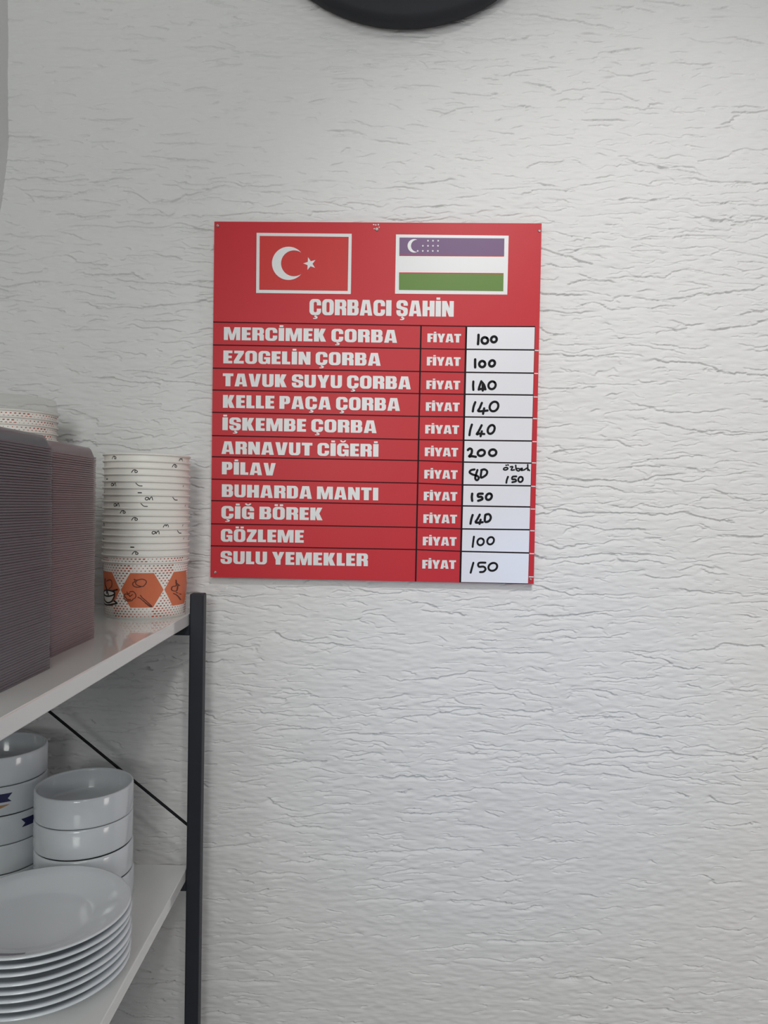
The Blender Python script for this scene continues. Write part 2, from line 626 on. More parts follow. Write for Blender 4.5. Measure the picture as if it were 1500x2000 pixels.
# table lines
LEFT_Y = [629.0, 673.7, 719.0, 761.7, 805.2, 850.8, 892.0, 935.7, 977.7, 1023.0, 1066.0]
MID_Y = [635.9, 680.8, 725.6, 768.7, 813.2, 858.5, 899.5, 943.7, 985.6, 1030.0, 1073.4]
CELL_L = [637.4, 682.3, 727.2, 770.0, 814.3, 859.8, 902.4, 947.0, 987.9, 1032.8, 1076.7, 1137.8]
CELL_R = [637.8, 683.5, 728.8, 771.6, 815.6, 861.2, 904.5, 948.7, 990.0, 1034.4, 1079.7, 1140.4]


def xl(y):
    return 418.6 + (y - 432.6) * (410.9 - 418.6) / (1127.4 - 432.6)


def xa(y):
    return 822.4 + (y - 636.0) * (811.8 - 822.4) / (1135.0 - 636.0)


def xb(y):
    return 910.6 + (y - 637.0) * (898.6 - 910.6) / (1137.0 - 637.0)


def xr(y):
    return 1044.3 + (y - 637.0) * (1031.2 - 1044.3) / (1140.0 - 637.0)


for i in range(11):
    slab('row_line', band((xl(LEFT_Y[i]), LEFT_Y[i]), (xa(MID_Y[i]), MID_Y[i]), 2.2), 0.0, 0.0003, M_LINE,
         label='dark row line')
    slab('row_line', band((xa(MID_Y[i]), MID_Y[i]), (xb(CELL_L[i]), CELL_L[i]), 2.2), 0.0, 0.0003, M_LINE,
         label='dark row line')
slab('column_line', band((822.4, 636.0), (811.8, 1135.2), 2.8), 0.0004, 0.0002, M_BLACKLINE, label='dark column line')
slab('column_line', band((910.6, 637.0), (898.8, 1137.4), 3.2), 0.0004, 0.0002, M_BLACKLINE, label='dark column line')
TICK_Y = [684.6, 729.5, 775.3, 817.7, 862.6, 904.0, 949.8, 994.2, 1036.6, 1081.3, 1126.6]
slab('cell_backing', [(xb(637) + 1.4, 636.6), (xr(637) + 1.0, 637.0), (xr(1140) + 0.6, 1140.4), (xb(1137) + 1.4, 1137.6)],
     0.0, 0.0003, M_BLACKLINE, label='dark lines between the white price cells')
for i in range(11):
    t0, t1 = 1.6, 1.2
    a, b = CELL_L[i], CELL_L[i + 1]
    c, d = CELL_R[i], CELL_R[i + 1]
    slab('price_cell', [(xb(a) + 2.0, a + t0), (xr(c), c + t0), (xr(d), d - t1), (xb(b) + 2.0, b - t1)],
         0.0004, 0.0004, M_CARD, label='white price cell')
    y = TICK_Y[i]
    xe = 1058.0 + (y - 436.3) * (1042.4 - 1058.0) / (1140.9 - 436.3)
    slab('tick_line', band((xr(y) + 1.4, y - 0.1), (xe - 0.6, y + 0.2), 1.9), 0.0, 0.0003, M_WHITE, label='short white line')

for k, (sx, sy, r) in enumerate(((425.4, 440.9, 2.9), (736.0, 447.8, 3.8), (1053.5, 451.0, 2.9), (420.6, 1117.6, 2.9),
                                 (1036.4, 1131.2, 2.6))):
    p = on_board((sx, sy))
    rr = r * BOARD_Y / 1500
    o = lathe('screw', [(rr, 0), (rr, 0.0006), (rr * 0.75, 0.0014), (rr * 0.3, 0.0017), (rr * 0.25, 0.0011), (0, 0.0011)],
              M_SCREW, None, 20, True, p, 'Y')
    put(o)
    o['label'] = 'small dull metal screw'
# torn white flecks round the middle screw
V, Fc = [], []
for (dx, dy, w, h2) in ((-6, -9, 3, 2), (-2, -8.5, 2.4, 2.4), (3, -9, 2.2, 3.0), (-5, -1, 2.2, 2.0), (4.5, -4, 1.6, 2.2)):
    b = len(V)
    for (u, v) in ((-1, -0.6), (0.2, -1), (1, 0.1), (0.1, 1), (-0.8, 0.5)):
        V.append(on_board((736 + dx + u * w * 0.6, 447.8 + dy + v * h2 * 0.6), 0.0004))
    Fc.append(tuple(range(b, b + 5)))
o = put(mesh_obj('chipped_print', V, Fc, M_WHITE))
o['label'] = 'white chips where the print is torn'

# ---- heavy block lettering, drawn glyph by glyph (cap height 1)
S1, S2, BAR = 0.40, 0.345, 0.20


def arc(cx, cy, rx, ry, a0, a1, n=7):
    return [(cx + rx * math.cos(math.radians(a0 + (a1 - a0) * i / n)),
             cy + ry * math.sin(math.radians(a0 + (a1 - a0) * i / n))) for i in range(n + 1)]


def rrect(x0, y0, x1, y1, rx, ry):
    return (arc(x1 - rx, y1 - ry, rx, ry, 0, 90) + arc(x0 + rx, y1 - ry, rx, ry, 90, 180)
            + arc(x0 + rx, y0 + ry, rx, ry, 180, 270) + arc(x1 - rx, y0 + ry, rx, ry, 270, 360))


def cedilla(c):
    return [(c - 0.03, -0.035), (c + 0.12, -0.035), (c + 0.10, -0.075), (c + 0.20, -0.10), (c + 0.215, -0.18),
            (c + 0.14, -0.245), (c, -0.26), (c - 0.14, -0.25), (c - 0.14, -0.195), (c - 0.0, -0.20), (c + 0.06, -0.175),
            (c + 0.05, -0.145), (c - 0.05, -0.13)]


def dot(x0, x1):
    return [(x0, 1.07), (x1, 1.07), (x1, 1.215), (x0, 1.215)]


def glyph(ch):
    """-> (advance width, outlines)"""
    extra = []
    base = ch
    if ch in 'ÇŞ':
        base = {'Ç': 'C', 'Ş': 'S'}[ch]
    elif ch in 'İÖĞ':
        base = {'İ': 'I', 'Ö': 'O', 'Ğ': 'G'}[ch]
    W = dict(M=1.30, E=0.72, R=0.92, C=0.94, I=0.43, K=0.96, O=0.94, B=0.92, Z=0.80, G=0.94, L=0.66, N=0.95, T=0.86,
             A=1.02, V=1.00, U=0.92, S=0.92, Y=0.98, P=0.86, H=0.97, D=0.92, F=0.68)
    w = W[base]
    if base == 'I':
        o = [[(0, 0), (w, 0), (w, 1), (0, 1)]]
    elif base == 'E':
        o = [[(0, 0), (w, 0), (w, BAR), (S1, BAR), (S1, .41), (w - .05, .41), (w - .05, .60), (S1, .60), (S1, .80), (w, .80), (w, 1), (0, 1)]]
    elif base == 'F':
        o = [[(0, 0), (S1, 0), (S1, .39), (w - .05, .39), (w - .05, .58), (S1, .58), (S1, .80), (w, .80), (w, 1), (0, 1)]]
    elif base == 'L':
        o = [[(0, 0), (w, 0), (w, BAR), (S1, BAR), (S1, 1), (0, 1)]]
    elif base == 'T':
        a = (w - S1) / 2
        o = [[(a, 0), (a + S1, 0), (a + S1, .79), (w, .79), (w, 1), (0, 1), (0, .79), (a, .79)]]
    elif base == 'H':
        o = [[(0, 0), (S1, 0), (S1, .40), (w - S1, .40), (w - S1, 0), (w, 0), (w, 1), (w - S1, 1), (w - S1, .61), (S1, .61), (S1, 1), (0, 1)]]
    elif base == 'M':
        h = w / 2
        o = [[(0, 0), (.33, 0), (.33, .62), (h - .15, 0), (h + .15, 0), (w - .33, .62), (w - .33, 0), (w, 0), (w, 1), (w - .46, 1), (h, .43), (.46, 1), (0, 1)]]
    elif base == 'N':
        o = [[(0, 0), (.34, 0), (.34, .47), (w - .37, 0), (w, 0), (w, 1), (w - .34, 1), (w - .34, .53), (.37, 1), (0, 1)]]
    elif base == 'A':
        o = [[(0, 0), (.36, 0), (.385, .17), (w - .385, .17), (w - .36, 0), (w, 0), (w - .23, 1), (.23, 1)],
             [(.41, .34), (w - .41, .34), (w / 2 + .02, .76), (w / 2 - .02, .76)]]
    elif base == 'V':
        o = [[(.25, 0), (w - .25, 0), (w, 1), (w - .37, 1), (w / 2, .30), (.37, 1), (0, 1)]]
    elif base == 'K':
        o = [[(0, 0), (S1, 0), (S1, .40), (w - .42, 0), (w, 0), (w - .26, .53), (w - .03, 1), (w - .42, 1), (S1, .62), (S1, 1), (0, 1)]]
    elif base == 'Y':
        h = w / 2
        o = [[(h - .2, 0), (h + .2, 0), (h + .2, .38), (w, 1), (w - .37, 1), (h, .66), (.37, 1), (0, 1), (h - .2, .38)]]
    elif base == 'Z':
        o = [[(0, 0), (w, 0), (w, .21), (.40, .21), (w, .82), (w, 1), (.03, 1), (.03, .79), (w - .43, .79), (0, .19)]]
    elif base == 'U':
        o = [[(0, 1)] + arc(.28, .26, .28, .26, 180, 270) + arc(w - .28, .26, .28, .26, 270, 360) + [(w, 1), (w - S2, 1)]
             + arc(w / 2, .25, w / 2 - S2, .08, 0, -180, 8) + [(S2, 1)]]
    elif base == 'O':
        i = w / 2 - S2
        o = [rrect(0, -.01, w, 1.01, .32, .27), rrect(S2, .17, w - S2, .83, i * .99, .09)]
    elif base == 'C':
        i = w / 2 - S2
        o = [[(w, .61)] + arc(w - .32, .74, .32, .27, 0, 90) + arc(.32, .74, .32, .27, 90, 180)
             + arc(.32, .26, .32, .27, 180, 270) + arc(w - .32, .26, .32, .27, 270, 360) + [(w, .40), (w - S2, .40)]
             + arc(w / 2, .25, i, .08, 0, -180, 8) + arc(w / 2, .75, i, .08, 180, 0, 8) + [(w - S2, .61)]]
    elif base == 'G':
        i = w / 2 - S2
        o = [[(w, .64)] + arc(w - .32, .74, .32, .27, 0, 90) + arc(.32, .74, .32, .27, 90, 180)
             + arc(.32, .26, .32, .27, 180, 270) + [(w - .34, -.01), (w - .24, .07), (w - .20, 0), (w, 0), (w, .53), (w / 2 - .02, .53), (w / 2 - .02, .36), (w - S2, .36)]
             + arc(w / 2, .25, i, .08, 0, -180, 8) + arc(w / 2, .75, i, .08, 180, 0, 8) + [(w - S2, .64)]]
    elif base == 'D':
        o = [[(0, 0)] + arc(w - .30, .27, .30, .27, 270, 360) + arc(w - .30, .73, .30, .27, 0, 90) + [(0, 1)],
             [(S1, .18)] + arc(w - S2 - .06, .26, .06, .08, 270, 360) + arc(w - S2 - .06, .74, .06, .08, 0, 90) + [(S1, .82)]]
    elif base == 'B':
        o = [[(0, 0)] + arc(w - .25, .24, .25, .24, 270, 360) + [(w, .34)] + arc(w - .12, .40, .12, .12, 0, 80, 3)
             + arc(w - .15, .64, .12, .11, 280, 360, 3) + arc(w - .25, .78, .22, .22, 0, 90) + [(0, 1)],
             [(S1, .17)] + arc(w - S2 - .05, .24, .05, .07, 270, 360, 4) + arc(w - S2 - .05, .36, .05, .07, 0, 90, 4) + [(S1, .43)],
             [(S1, .60)] + arc(w - S2 - .06, .66, .05, .06, 270, 360, 4) + arc(w - S2 - .06, .77, .05, .06, 0, 90, 4) + [(S1, .83)]]
    elif base == 'P':
        o = [[(0, 0), (S1, 0), (S1, .37)] + arc(w - .25, .60, .25, .23, 270, 360) + arc(w - .25, .77, .25, .23, 0, 90) + [(0, 1)],
             [(S1, .54)] + arc(w - S2 - .06, .61, .06, .07, 270, 360, 4) + arc(w - S2 - .06, .75, .06, .07, 0, 90, 4) + [(S1, .82)]]
    elif base == 'R':
        o = [[(0, 0), (S1, 0), (S1, .41), (S1 + .08, .41), (w - S2 - .02, .36), (w - S2, .28), (w - S2, 0), (w, 0), (w, .34)]
             + arc(w - .12, .40, .12, .10, 0, 75, 3) + arc(w - .12, .62, .12, .10, 285, 360, 3) + arc(w - .24, .78, .24, .22, 0, 90) + [(0, 1)],
             [(S1, .57)] + arc(w - S2 - .05, .63, .05, .06, 270, 360, 4) + arc(w - S2 - .05, .76, .05, .06, 0, 90, 4) + [(S1, .82)]]
    elif base == 'S':
        o = [[(w, .66)] + arc(w - .30, .76, .30, .25, 0, 90) + arc(.30, .76, .30, .25, 90, 180) + [(0, .63)]
             + arc(.18, .62, .18, .16, 180, 240, 3) + [(w * .55, .385), (w - S2, .32)]
             + arc(w / 2, .23, w / 2 - S2, .07, 0, -180, 6) + [(S2, .37), (0, .37)]
             + arc(.30, .24, .30, .25, 180, 270) + arc(w - .30, .24, .30, .25, 270, 360) + [(w, .37)]
             + arc(w - .18, .38, .18, .17, 0, 60, 3) + [(w * .45, .62), (S2, .69)]
             + arc(w / 2, .77, w / 2 - S2, .07, 180, 0, 6) + [(w - S2, .66)]]
    if ch in 'ÇŞ':
        extra.append(cedilla(w / 2 - .02))
    if ch == 'İ':
        extra.append(dot(.06, .36))
    if ch == 'Ö':
        extra += [dot(.14, .40), dot(w - .40, w - .14)]
    if ch == 'Ğ':
        extra.append(arc(w / 2, 1.24, .24, .17, 180, 360, 10) + arc(w / 2, 1.24, .10, .07, 360, 180, 6))
    return w, o + extra


def lettering(name, text, p0, p1, h, m=M_WHITE, gap=0.115, space=0.42, label=None):
    x, items = 0.0, []
    for ch in text:
        if ch == ' ':
            x += space - gap
            continue
        w, outs = glyph(ch)
        items.append((x, outs))
        x += w + gap
    total = x - gap
    cu = bpy.data.curves.new(name, 'CURVE')
    cu.dimensions = '2D'
    cu.fill_mode = 'BOTH'
    cu.extrude = 0.0002
    for gx, outs in items:
        for pl in outs:
            sp = cu.splines.new('POLY')
            sp.points.add(len(pl) - 1)
            for s, (u, v) in zip(sp.points, pl):
                b = lerp(p0, p1, (gx + u) / total)
                w = on_board((b[0] + 0.013 * h * v, b[1] - h * v))
                s.co = (w.x, w.z, 0, 1)
            sp.use_cyclic_u = True
    o = curve_to_mesh(name, cu, m, None, lambda c: Vector((c.x, BOARD_Y - 0.0002 - c.z, c.y)))
    put(o)
    o['label'] = label or ('white block lettering reading ' + text)
    return o


lettering('title_lettering', 'ÇORBACI ŞAHİN', (604.3, 615.0), (886.0, 618.8), 30.6, gap=0.085, space=0.40)
for text, x0, y0, x1, y1, h in (
        ('MERCİMEK ÇORBA', 437.2, 664.0, 775.4, 669.8, 25.2), ('EZOGELİN ÇORBA', 436.2, 709.6, 743.4, 714.6, 25.0),
        ('TAVUK SUYU ÇORBA', 435.0, 754.2, 802.2, 760.5, 25.0), ('KELLE PAÇA ÇORBA', 435.4, 796.4, 781.0, 802.7, 25.0),
        ('İŞKEMBE ÇORBA', 434.4, 840.0, 735.4, 846.1, 24.8), ('ARNAVUT CİĞERİ', 432.6, 886.6, 739.0, 892.2, 24.8),
        ('PİLAV', 433.4, 926.3, 538.2, 928.9, 24.3), ('BUHARDA MANTI', 433.2, 970.4, 738.6, 977.4, 24.6),
        ('ÇİĞ BÖREK', 432.4, 1012.8, 630.0, 1016.2, 24.5), ('GÖZLEME', 431.4, 1057.7, 593.2, 1060.0, 24.5),
        ('SULU YEMEKLER', 430.8, 1100.9, 718.4, 1105.8, 24.8)):
    lettering('dish_lettering', text, (x0, y0), (x1, y1), h)
for i, (x0, y0, x1) in enumerate(((834.7, 668.3, 900.3), (833.6, 713.9, 899.5), (832.6, 759.9, 898.6), (831.6, 802.6, 897.6),
                                  (830.4, 846.8, 896.5), (829.6, 890.9, 894.6), (828.6, 934.6, 893.6), (827.6, 977.2, 893.0),
                                  (826.8, 1021.4, 892.4), (825.7, 1065.1, 891.5), (824.7, 1110.3, 890.4))):
    lettering('price_lettering', 'FİYAT', (x0, y0), (x1, y0 + 0.9), 16.8, gap=0.06)


# ---- handwritten prices in black marker
def ell(cx, cy, rx, ry, tilt=0.0, n=20, a0=-80):
    out = []
    for i in range(n + 1):
        a = math.radians(a0) + 2 * math.pi * i / n
        x, y = rx * math.cos(a), ry * math.sin(a)
        out.append((cx + x * math.cos(tilt) - y * math.sin(tilt), cy + x * math.sin(tilt) + y * math.cos(tilt)))
    return out


def hand(label, strokes, ox, oy, k, w):
    st = []
    for s in strokes:
        pts = [(ox + x * k, oy + y * k) for x, y in s]
        st.append(smooth_path(pts, 4) if len(pts) > 2 else pts)
    stroke_mesh('handwriting', st, w * 1.08, 0.0010, M_INK, label)


A = (900, 630, 0.10667)
B = (900, 760, 0.10667)
Cc = (890, 860, 0.11333)
D = (890, 980, 0.11333)
hand('handwritten 100', [[(325, 225), (322, 310), (315, 395)], ell(440, 328, 58, 58, .5), ell(606, 308, 50, 54, .6)], *A, 4.6)
hand('handwritten 100', [[(263, 675), (262, 745), (263, 820)], ell(392, 760, 54, 56, .5), ell(572, 748, 50, 58, .6)], *A, 4.6)
hand('handwritten 140 with an overwritten 4', [[(230, 1080), (226, 1155), (230, 1232)], [(376, 1075), (345, 1160), (328, 1228)],
     [(376, 1080), (425, 1140), (450, 1222)], [(328, 1222), (390, 1215), (452, 1222)], [(400, 1140), (402, 1245)],
     ell(572, 1148, 64, 72, .5)], *A, 4.2)
hand('handwritten 140', [[(265, 240), (235, 320), (220, 408)], [(386, 252), (345, 350), (322, 405), (490, 392)],
     [(428, 352), (415, 410), (408, 452)], ell(608, 318, 74, 92, .55)], *B, 4.2)
hand('handwritten 140', [[(203, 650), (175, 740), (158, 842)], [(382, 662), (330, 765), (290, 828), (340, 815), (430, 822)],
     [(385, 772), (362, 862)], ell(556, 738, 58, 84, .45)], *B, 4.2)
hand('handwritten 200', [[(130, 1115), (165, 1088), (202, 1112), (195, 1180), (150, 1235), (200, 1228), (275, 1240)],
     ell(375, 1168, 66, 54, -.4), ell(584, 1164, 66, 58, -.3)], *B, 4.4)
hand('handwritten 80', [[(325, 502), (265, 515), (240, 552), (290, 588), (370, 612), (398, 652), (368, 688), (338, 662), (345, 605), (375, 512)],
     [(440, 515), (495, 500), (542, 535), (525, 595), (450, 642), (432, 620), (445, 520)]], *Cc, 4.0)
hand('handwritten word özbek', [ell(862, 490, 38, 20, -.2), [(868, 428), (874, 432)], [(900, 422), (906, 428)],
     [(942, 458), (985, 455), (955, 512), (1012, 508)], [(1035, 430), (1045, 505), (1088, 528), (1108, 495), (1062, 485)],
     [(1112, 492), (1150, 482), (1128, 518), (1165, 512)], [(1242, 420), (1243, 515)], [(1175, 512), (1225, 480)], [(1240, 488), (1272, 520)]],
     *Cc, 2.7)
hand('handwritten 150', [[(902, 628), (882, 680), (873, 732)], [(1045, 622), (982, 628), (975, 672), (1025, 672), (1040, 705), (975, 722)],
     ell(1118, 674, 38, 46, .4)], *Cc, 3.5)
hand('handwritten 150', [[(285, 920), (278, 980), (285, 1042)], [(465, 920), (390, 925), (388, 972), (445, 975), (458, 1015), (388, 1042)],
     ell(572, 972, 46, 58, .6)], *Cc, 4.4)
hand('handwritten 140', [[(293, 228), (270, 300), (255, 378)], [(415, 222), (375, 300), (345, 358), (465, 352)], [(430, 310), (412, 380)],
     [(518, 222), (575, 215), (606, 270), (575, 332), (505, 342), (510, 230)]], *D, 4.2)
hand('handwritten 100', [[(315, 602), (302, 690), (292, 778)], ell(430, 690, 54, 60, .5), ell(602, 672, 54, 66, .55)], *D, 3.6)
hand('handwritten 150', [[(305, 1052), (280, 1140), (258, 1222)], [(512, 1050), (400, 1055), (398, 1118), (480, 1118), (515, 1160), (480, 1205), (420, 1212)],
     ell(640, 1122, 78, 64, -.5)], *D, 3.8)

# ------------------------------------------------------------------ wall clock (cut by the top of the picture)
CX, CZ, CR = 0.0115, 2.5100, 0.249
clock = empty('wall_clock', (CX, WALL_Y - 0.006, CZ),
              'large round charcoal wall clock above the red board, cut off by the top edge', 'clock')
rim = lathe('rim', [(CR - 0.004, 0.0), (CR - 0.001, 0.010), (CR, 0.022), (CR - 0.003, 0.031), (CR - 0.009, 0.0345),
                    (CR - 0.030, 0.0360), (CR - 0.062, 0.0350), (CR - 0.066, 0.033), (CR - 0.070, 0.024), (CR - 0.071, 0.014), (CR - 0.071, 0.0)],
            M_CLOCK, clock, 160, True, None, 'Y')
lathe('clock_face', [(CR - 0.070, 0.006), (CR - 0.10, 0.0062), (0, 0.0062)], M_FACE, clock, 96, False, None, 'Y')
for name, ln, w, ang in (('hour_hand', 0.095, 0.008, 0.9), ('minute_hand', 0.150, 0.006, -0.75)):
    V = [(-w / 2, -0.009, -0.02), (w / 2, -0.009, -0.02), (w * 0.25, -0.009, ln), (-w * 0.25, -0.009, ln),
         (-w / 2, -0.011, -0.02), (w / 2, -0.011, -0.02), (w * 0.25, -0.011, ln), (-w * 0.25, -0.011, ln)]
    R = Matrix.Rotation(ang, 3, 'Y')
    mesh_obj(name, [R @ Vector(v) for v in V], [(0, 3, 2, 1), (4, 5, 6, 7), (0, 1, 5, 4), (1, 2, 6, 5), (2, 3, 7, 6), (3, 0, 4, 7)],
             M_CLOCK, clock)

# ------------------------------------------------------------------ paper soup bowls
PB_H, PB_RB, PB_RT, PB_PITCH = 0.079, 0.0545, 0.0578, 0.00918


def pb_r(z):
    return PB_RB + (PB_RT - PB_RB) * (z / PB_H)


def on_cup(theta, z, off=0.00018):
    r = pb_r(z) + off
    return Vector((r * math.sin(theta), -r * math.cos(theta), z))


BODY_PROF = [(0, 0.003), (PB_RB - 0.0012, 0.003), (PB_RB - 0.0010, 0.0), (PB_RB, 0.0), (pb_r(0.02), 0.02), (pb_r(0.05), 0.05),
             (PB_RT, PB_H - 0.001), (PB_RT - 0.0002, PB_H - 0.0005), (PB_RB - 0.0002, 0.0034), (0, 0.0034)]
RIM_PROF = [(PB_RT + 0.0009 + 0.00125 * math.cos(a), PB_H - 0.0013 + 0.0014 * math.sin(a))
            for a in [2 * math.pi * i / 10 for i in range(11)]]

_body0 = lathe('body', BODY_PROF, M_PAPER, None, 72)
_rim0 = lathe('rim', RIM_PROF, M_PAPER, None, 72)
ME_BODY, ME_RIM = _body0.data, _rim0.data
for o in (_body0, _rim0):
    bpy.data.objects.remove(o)


def cone_mesh(name, polys, material, off):
    """2-D pieces (theta, z) wrapped on the cup wall"""
    V, Fc = [], []
    for v, f2 in polys:
        b = len(V)
        V += [on_cup(t, z, off) for t, z in v]
        Fc += [tuple(i + b for i in q) for q in f2]
    me = bpy.data.meshes.new(name)
    me.from_pydata([tuple(v) for v in V], [], Fc)
    me.materials.append(material)
    me.update()
    return me


def cup_xy(px, py):
    """photo position on the lowest bowl -> (theta, height)"""
    t = math.asin(max(-0.999, min(0.999, (px - 283.0) / 78.5)))
    fr = (1209.5 - py) / 110.0
    y0 = 1209.5 - (12.5 - 5.5 * fr) * (1 - math.cos(t)) + 1.2 * math.sin(t)
    return t, (y0 - py) / 110.0 * PB_H


DEG = math.pi / 180
HEX_C = [12 + 60.6 * k for k in range(-3, 3)]
Z0, Z1, ZM = 0.0170, 0.0640, 0.0405


def hex_halfwidth(z):
    f2 = abs(z - ZM) / (Z1 - ZM)
    return (29.7 - 14.2 * f2) * DEG


def hex_polys():
    out = []
    for c in HEX_C:
        v, f2 = [], []
        rows, cols = 12, 10
        for j in range(rows + 1):
            z = Z0 + (Z1 - Z0) * j / rows
            hw = hex_halfwidth(z)
            for i in range(cols + 1):
                v.append((c * DEG - hw + 2 * hw * i / cols, z))
        for j in range(rows):
            for i in range(cols):
                a = j * (cols + 1) + i
                f2.append((a, a + 1, a + cols + 2, a + cols + 1))
        out.append((v, f2))
    return out


def dash_polys():
    out = []
    zs = [0.0045 + 0.00345 * k for k in range(22)]
    for k, z in enumerate(zs):
        if z > PB_H - 0.003:
            break
        n = 66
        for i in range(n):
            th = (i + 0.5 * (k % 2)) * 2 * math.pi / n
            # leave the hexagons clear
            clear = False
            for c in HEX_C:
                d = (th - c * DEG + math.pi) % (2 * math.pi) - math.pi
                if Z0 - 0.001 < z < Z1 + 0.001 and abs(d) < hex_halfwidth(z) + 1.2 * DEG:
                    clear = True
            if clear:
                continue
            top = ((th / DEG + 3.5) % 60.6) / 60.6
            low = 1 - (((th / DEG + 36) % 60.6) / 60.6)
            f2 = min(1, max(0, (z - Z0) / (Z1 - Z0)))
            s = top * f2 + low * (1 - f2)
            s *= 0.5 + 0.5 * min(1, abs(z - ZM) / 0.022)
            w = (0.0009 + 0.0023 * s) / PB_RB / 2
            h = 0.0009 + 0.0008 * s
            out.append(([(th - w, z - h / 2), (th + w, z - h / 2 + 0.0002), (th + w, z + h / 2 + 0.0002), (th - w, z + h / 2)], [(0, 1, 2, 3)]))
    return out


def cup_strokes(strokes, w, closed=False):
    """brush lines in photo positions, wrapped onto the cup"""
    out = []
    for s in strokes:
        pts = smooth_path(s, 4) if len(s) > 2 else s
        v, f2 = ribbon_polys(pts, w)
        out.append(([cup_xy(*p) for p in v], f2))
    return out


K6 = 0.12667


def q6(pts):
    return [(190 + x * K6, 1090 + y * K6) for x, y in pts]


def band_fill(top, bottom, n=12, rows=3):
    """area between two lines given left to right, as a fine grid so that it follows the curve"""
    def sample(pl):
        out = []
        for i in range(n + 1):
            t = (len(pl) - 1) * i / n
            k = min(int(t), len(pl) - 2)
            out.append(lerp(pl[k], pl[k + 1], t - k))
        return out
    a, b = sample(top), sample(bottom)
    v, f2 = [], []
    for r in range(rows + 1):
        v += [cup_xy(*lerp(a[i], b[i], r / rows)) for i in range(n + 1)]
    for r in range(rows):
        for i in range(n):
            k = r * (n + 1) + i
            f2.append((k, k + n + 1, k + n + 2, k + 1))
    return v, f2


ME_HEX = cone_mesh('hexagon_print', hex_polys(), M_ORANGE, 0.00016)
ME_DASH = cone_mesh('dash_print', dash_polys(), M_DASH, 0.00012)
soup_fill = [band_fill(q6([(165, 520), (230, 497), (330, 497), (425, 520), (436, 548)]), q6([(172, 560), (195, 622), (270, 676), (370, 662), (436, 552)])),
             band_fill(q6([(172, 630), (220, 668), (310, 690), (400, 672), (425, 655)]), q6([(172, 650), (200, 695), (310, 712), (410, 700), (465, 690)]))]
ME_FILL = cone_mesh('soup_cup_drawing', soup_fill, M_CREAM, 0.00034)
black = cup_strokes([q6(s) for s in (
    [(165, 520), (230, 495), (330, 495), (425, 520), (435, 548), (380, 575), (290, 582), (210, 565), (165, 520)],
    [(175, 560), (195, 620), (240, 665), (310, 680), (375, 660), (420, 610), (438, 550)],
    [(170, 630), (180, 680), (240, 708), (320, 712), (410, 700), (475, 690), (450, 668), (425, 655)],
    [(240, 325), (232, 400), (262, 455), (285, 500), (310, 560)], [(400, 505), (485, 485)], [(270, 500), (272, 540)])], 3.0)
ME_BLACK = cone_mesh('black_drawing', black, M_BLACKINK, 0.00044)
brown = cup_strokes([q6(s) for s in (
    [(755, 335), (800, 345), (860, 330), (910, 345), (925, 375), (905, 415), (870, 440), (800, 420), (775, 385), (800, 345)],
    [(755, 330), (770, 360), (735, 390), (745, 430), (790, 450), (850, 445)],
    [(595, 580), (625, 550), (680, 570), (690, 590), (730, 560)], [(645, 520), (660, 545), (690, 540)],
    [(690, 520), (740, 515), (775, 550), (780, 590), (760, 620)], [(595, 580), (610, 630), (660, 655), (720, 650), (745, 620)],
    [(615, 590), (650, 630), (700, 635)], [(810, 600), (850, 620), (880, 650), (930, 690), (1000, 745)],
    [(845, 570), (875, 610), (920, 650), (960, 690), (1005, 735)], [(890, 650), (920, 690), (985, 745)],
    [(275, 360), (310, 345), (370, 340), (390, 380), (380, 440), (330, 470)],
    [(1280, 340), (1285, 420), (1245, 440), (1240, 490), (1290, 500), (1300, 420)], [(1280, 380), (1315, 420)],
    [(1260, 540), (1300, 570), (1330, 630)], [(1290, 525), (1330, 550)])], 1.7)
ME_BROWN = cone_mesh('vegetable_drawing', brown, M_BROWN, 0.00038)

# black script marks of the plain bowls: shapes in mm across, height measured down from the rim
MARKS = {
    'P': [[(-3.4, -1.4), (-1.6, 0.8), (0.6, 1.2), (3.0, -0.2), (2.4, -1.3), (0.4, -1.2), (0.6, 0.6)]],
    'an': [[(-0.6, 0.9), (-3.0, 1.1), (-4.2, -0.4), (-2.8, -1.5), (-0.8, -0.6), (-0.6, 0.9), (0.4, -1.2)],
           [(0.4, -1.2), (1.6, 1.0), (3.0, 1.4), (3.8, -1.4)]],
    'r': [[(-3.2, 1.6), (-1.2, -0.2), (0.4, -1.0), (3.6, -1.1)]],
    'dash': [[(-1.8, -1.2), (1.8, -1.2)]],
    'm': [[(-3.0, -1.4), (-1.4, 0.8), (0.0, 0.6), (0.2, -0.6), (1.2, 1.0), (2.8, 0.4), (3.2, -1.3)]],
    'dot': [[(-0.5, -0.6), (0.5, 0.6)]],
}
SCRIPT = [[('P', 243), ('m', 362)], [('P', 354)], [('P', 287)], [('dash', 223)], [('an', 242), ('r', 295), ('dot', 365)],
          [('r', 211), ('dash', 297)], [('an', 314), ('r', 355)], [('an', 250), ('r', 305), ('dot', 367)], [('P', 264)], [('P', 288)],
          [('m', 342), ('P', 213), ('dot', 365)], [('an', 326), ('r', 361), ('dot', 206)], [('dash', 212), ('dot', 366)],
          [('dash', 284), ('r', 206)], [('P', 290)]]


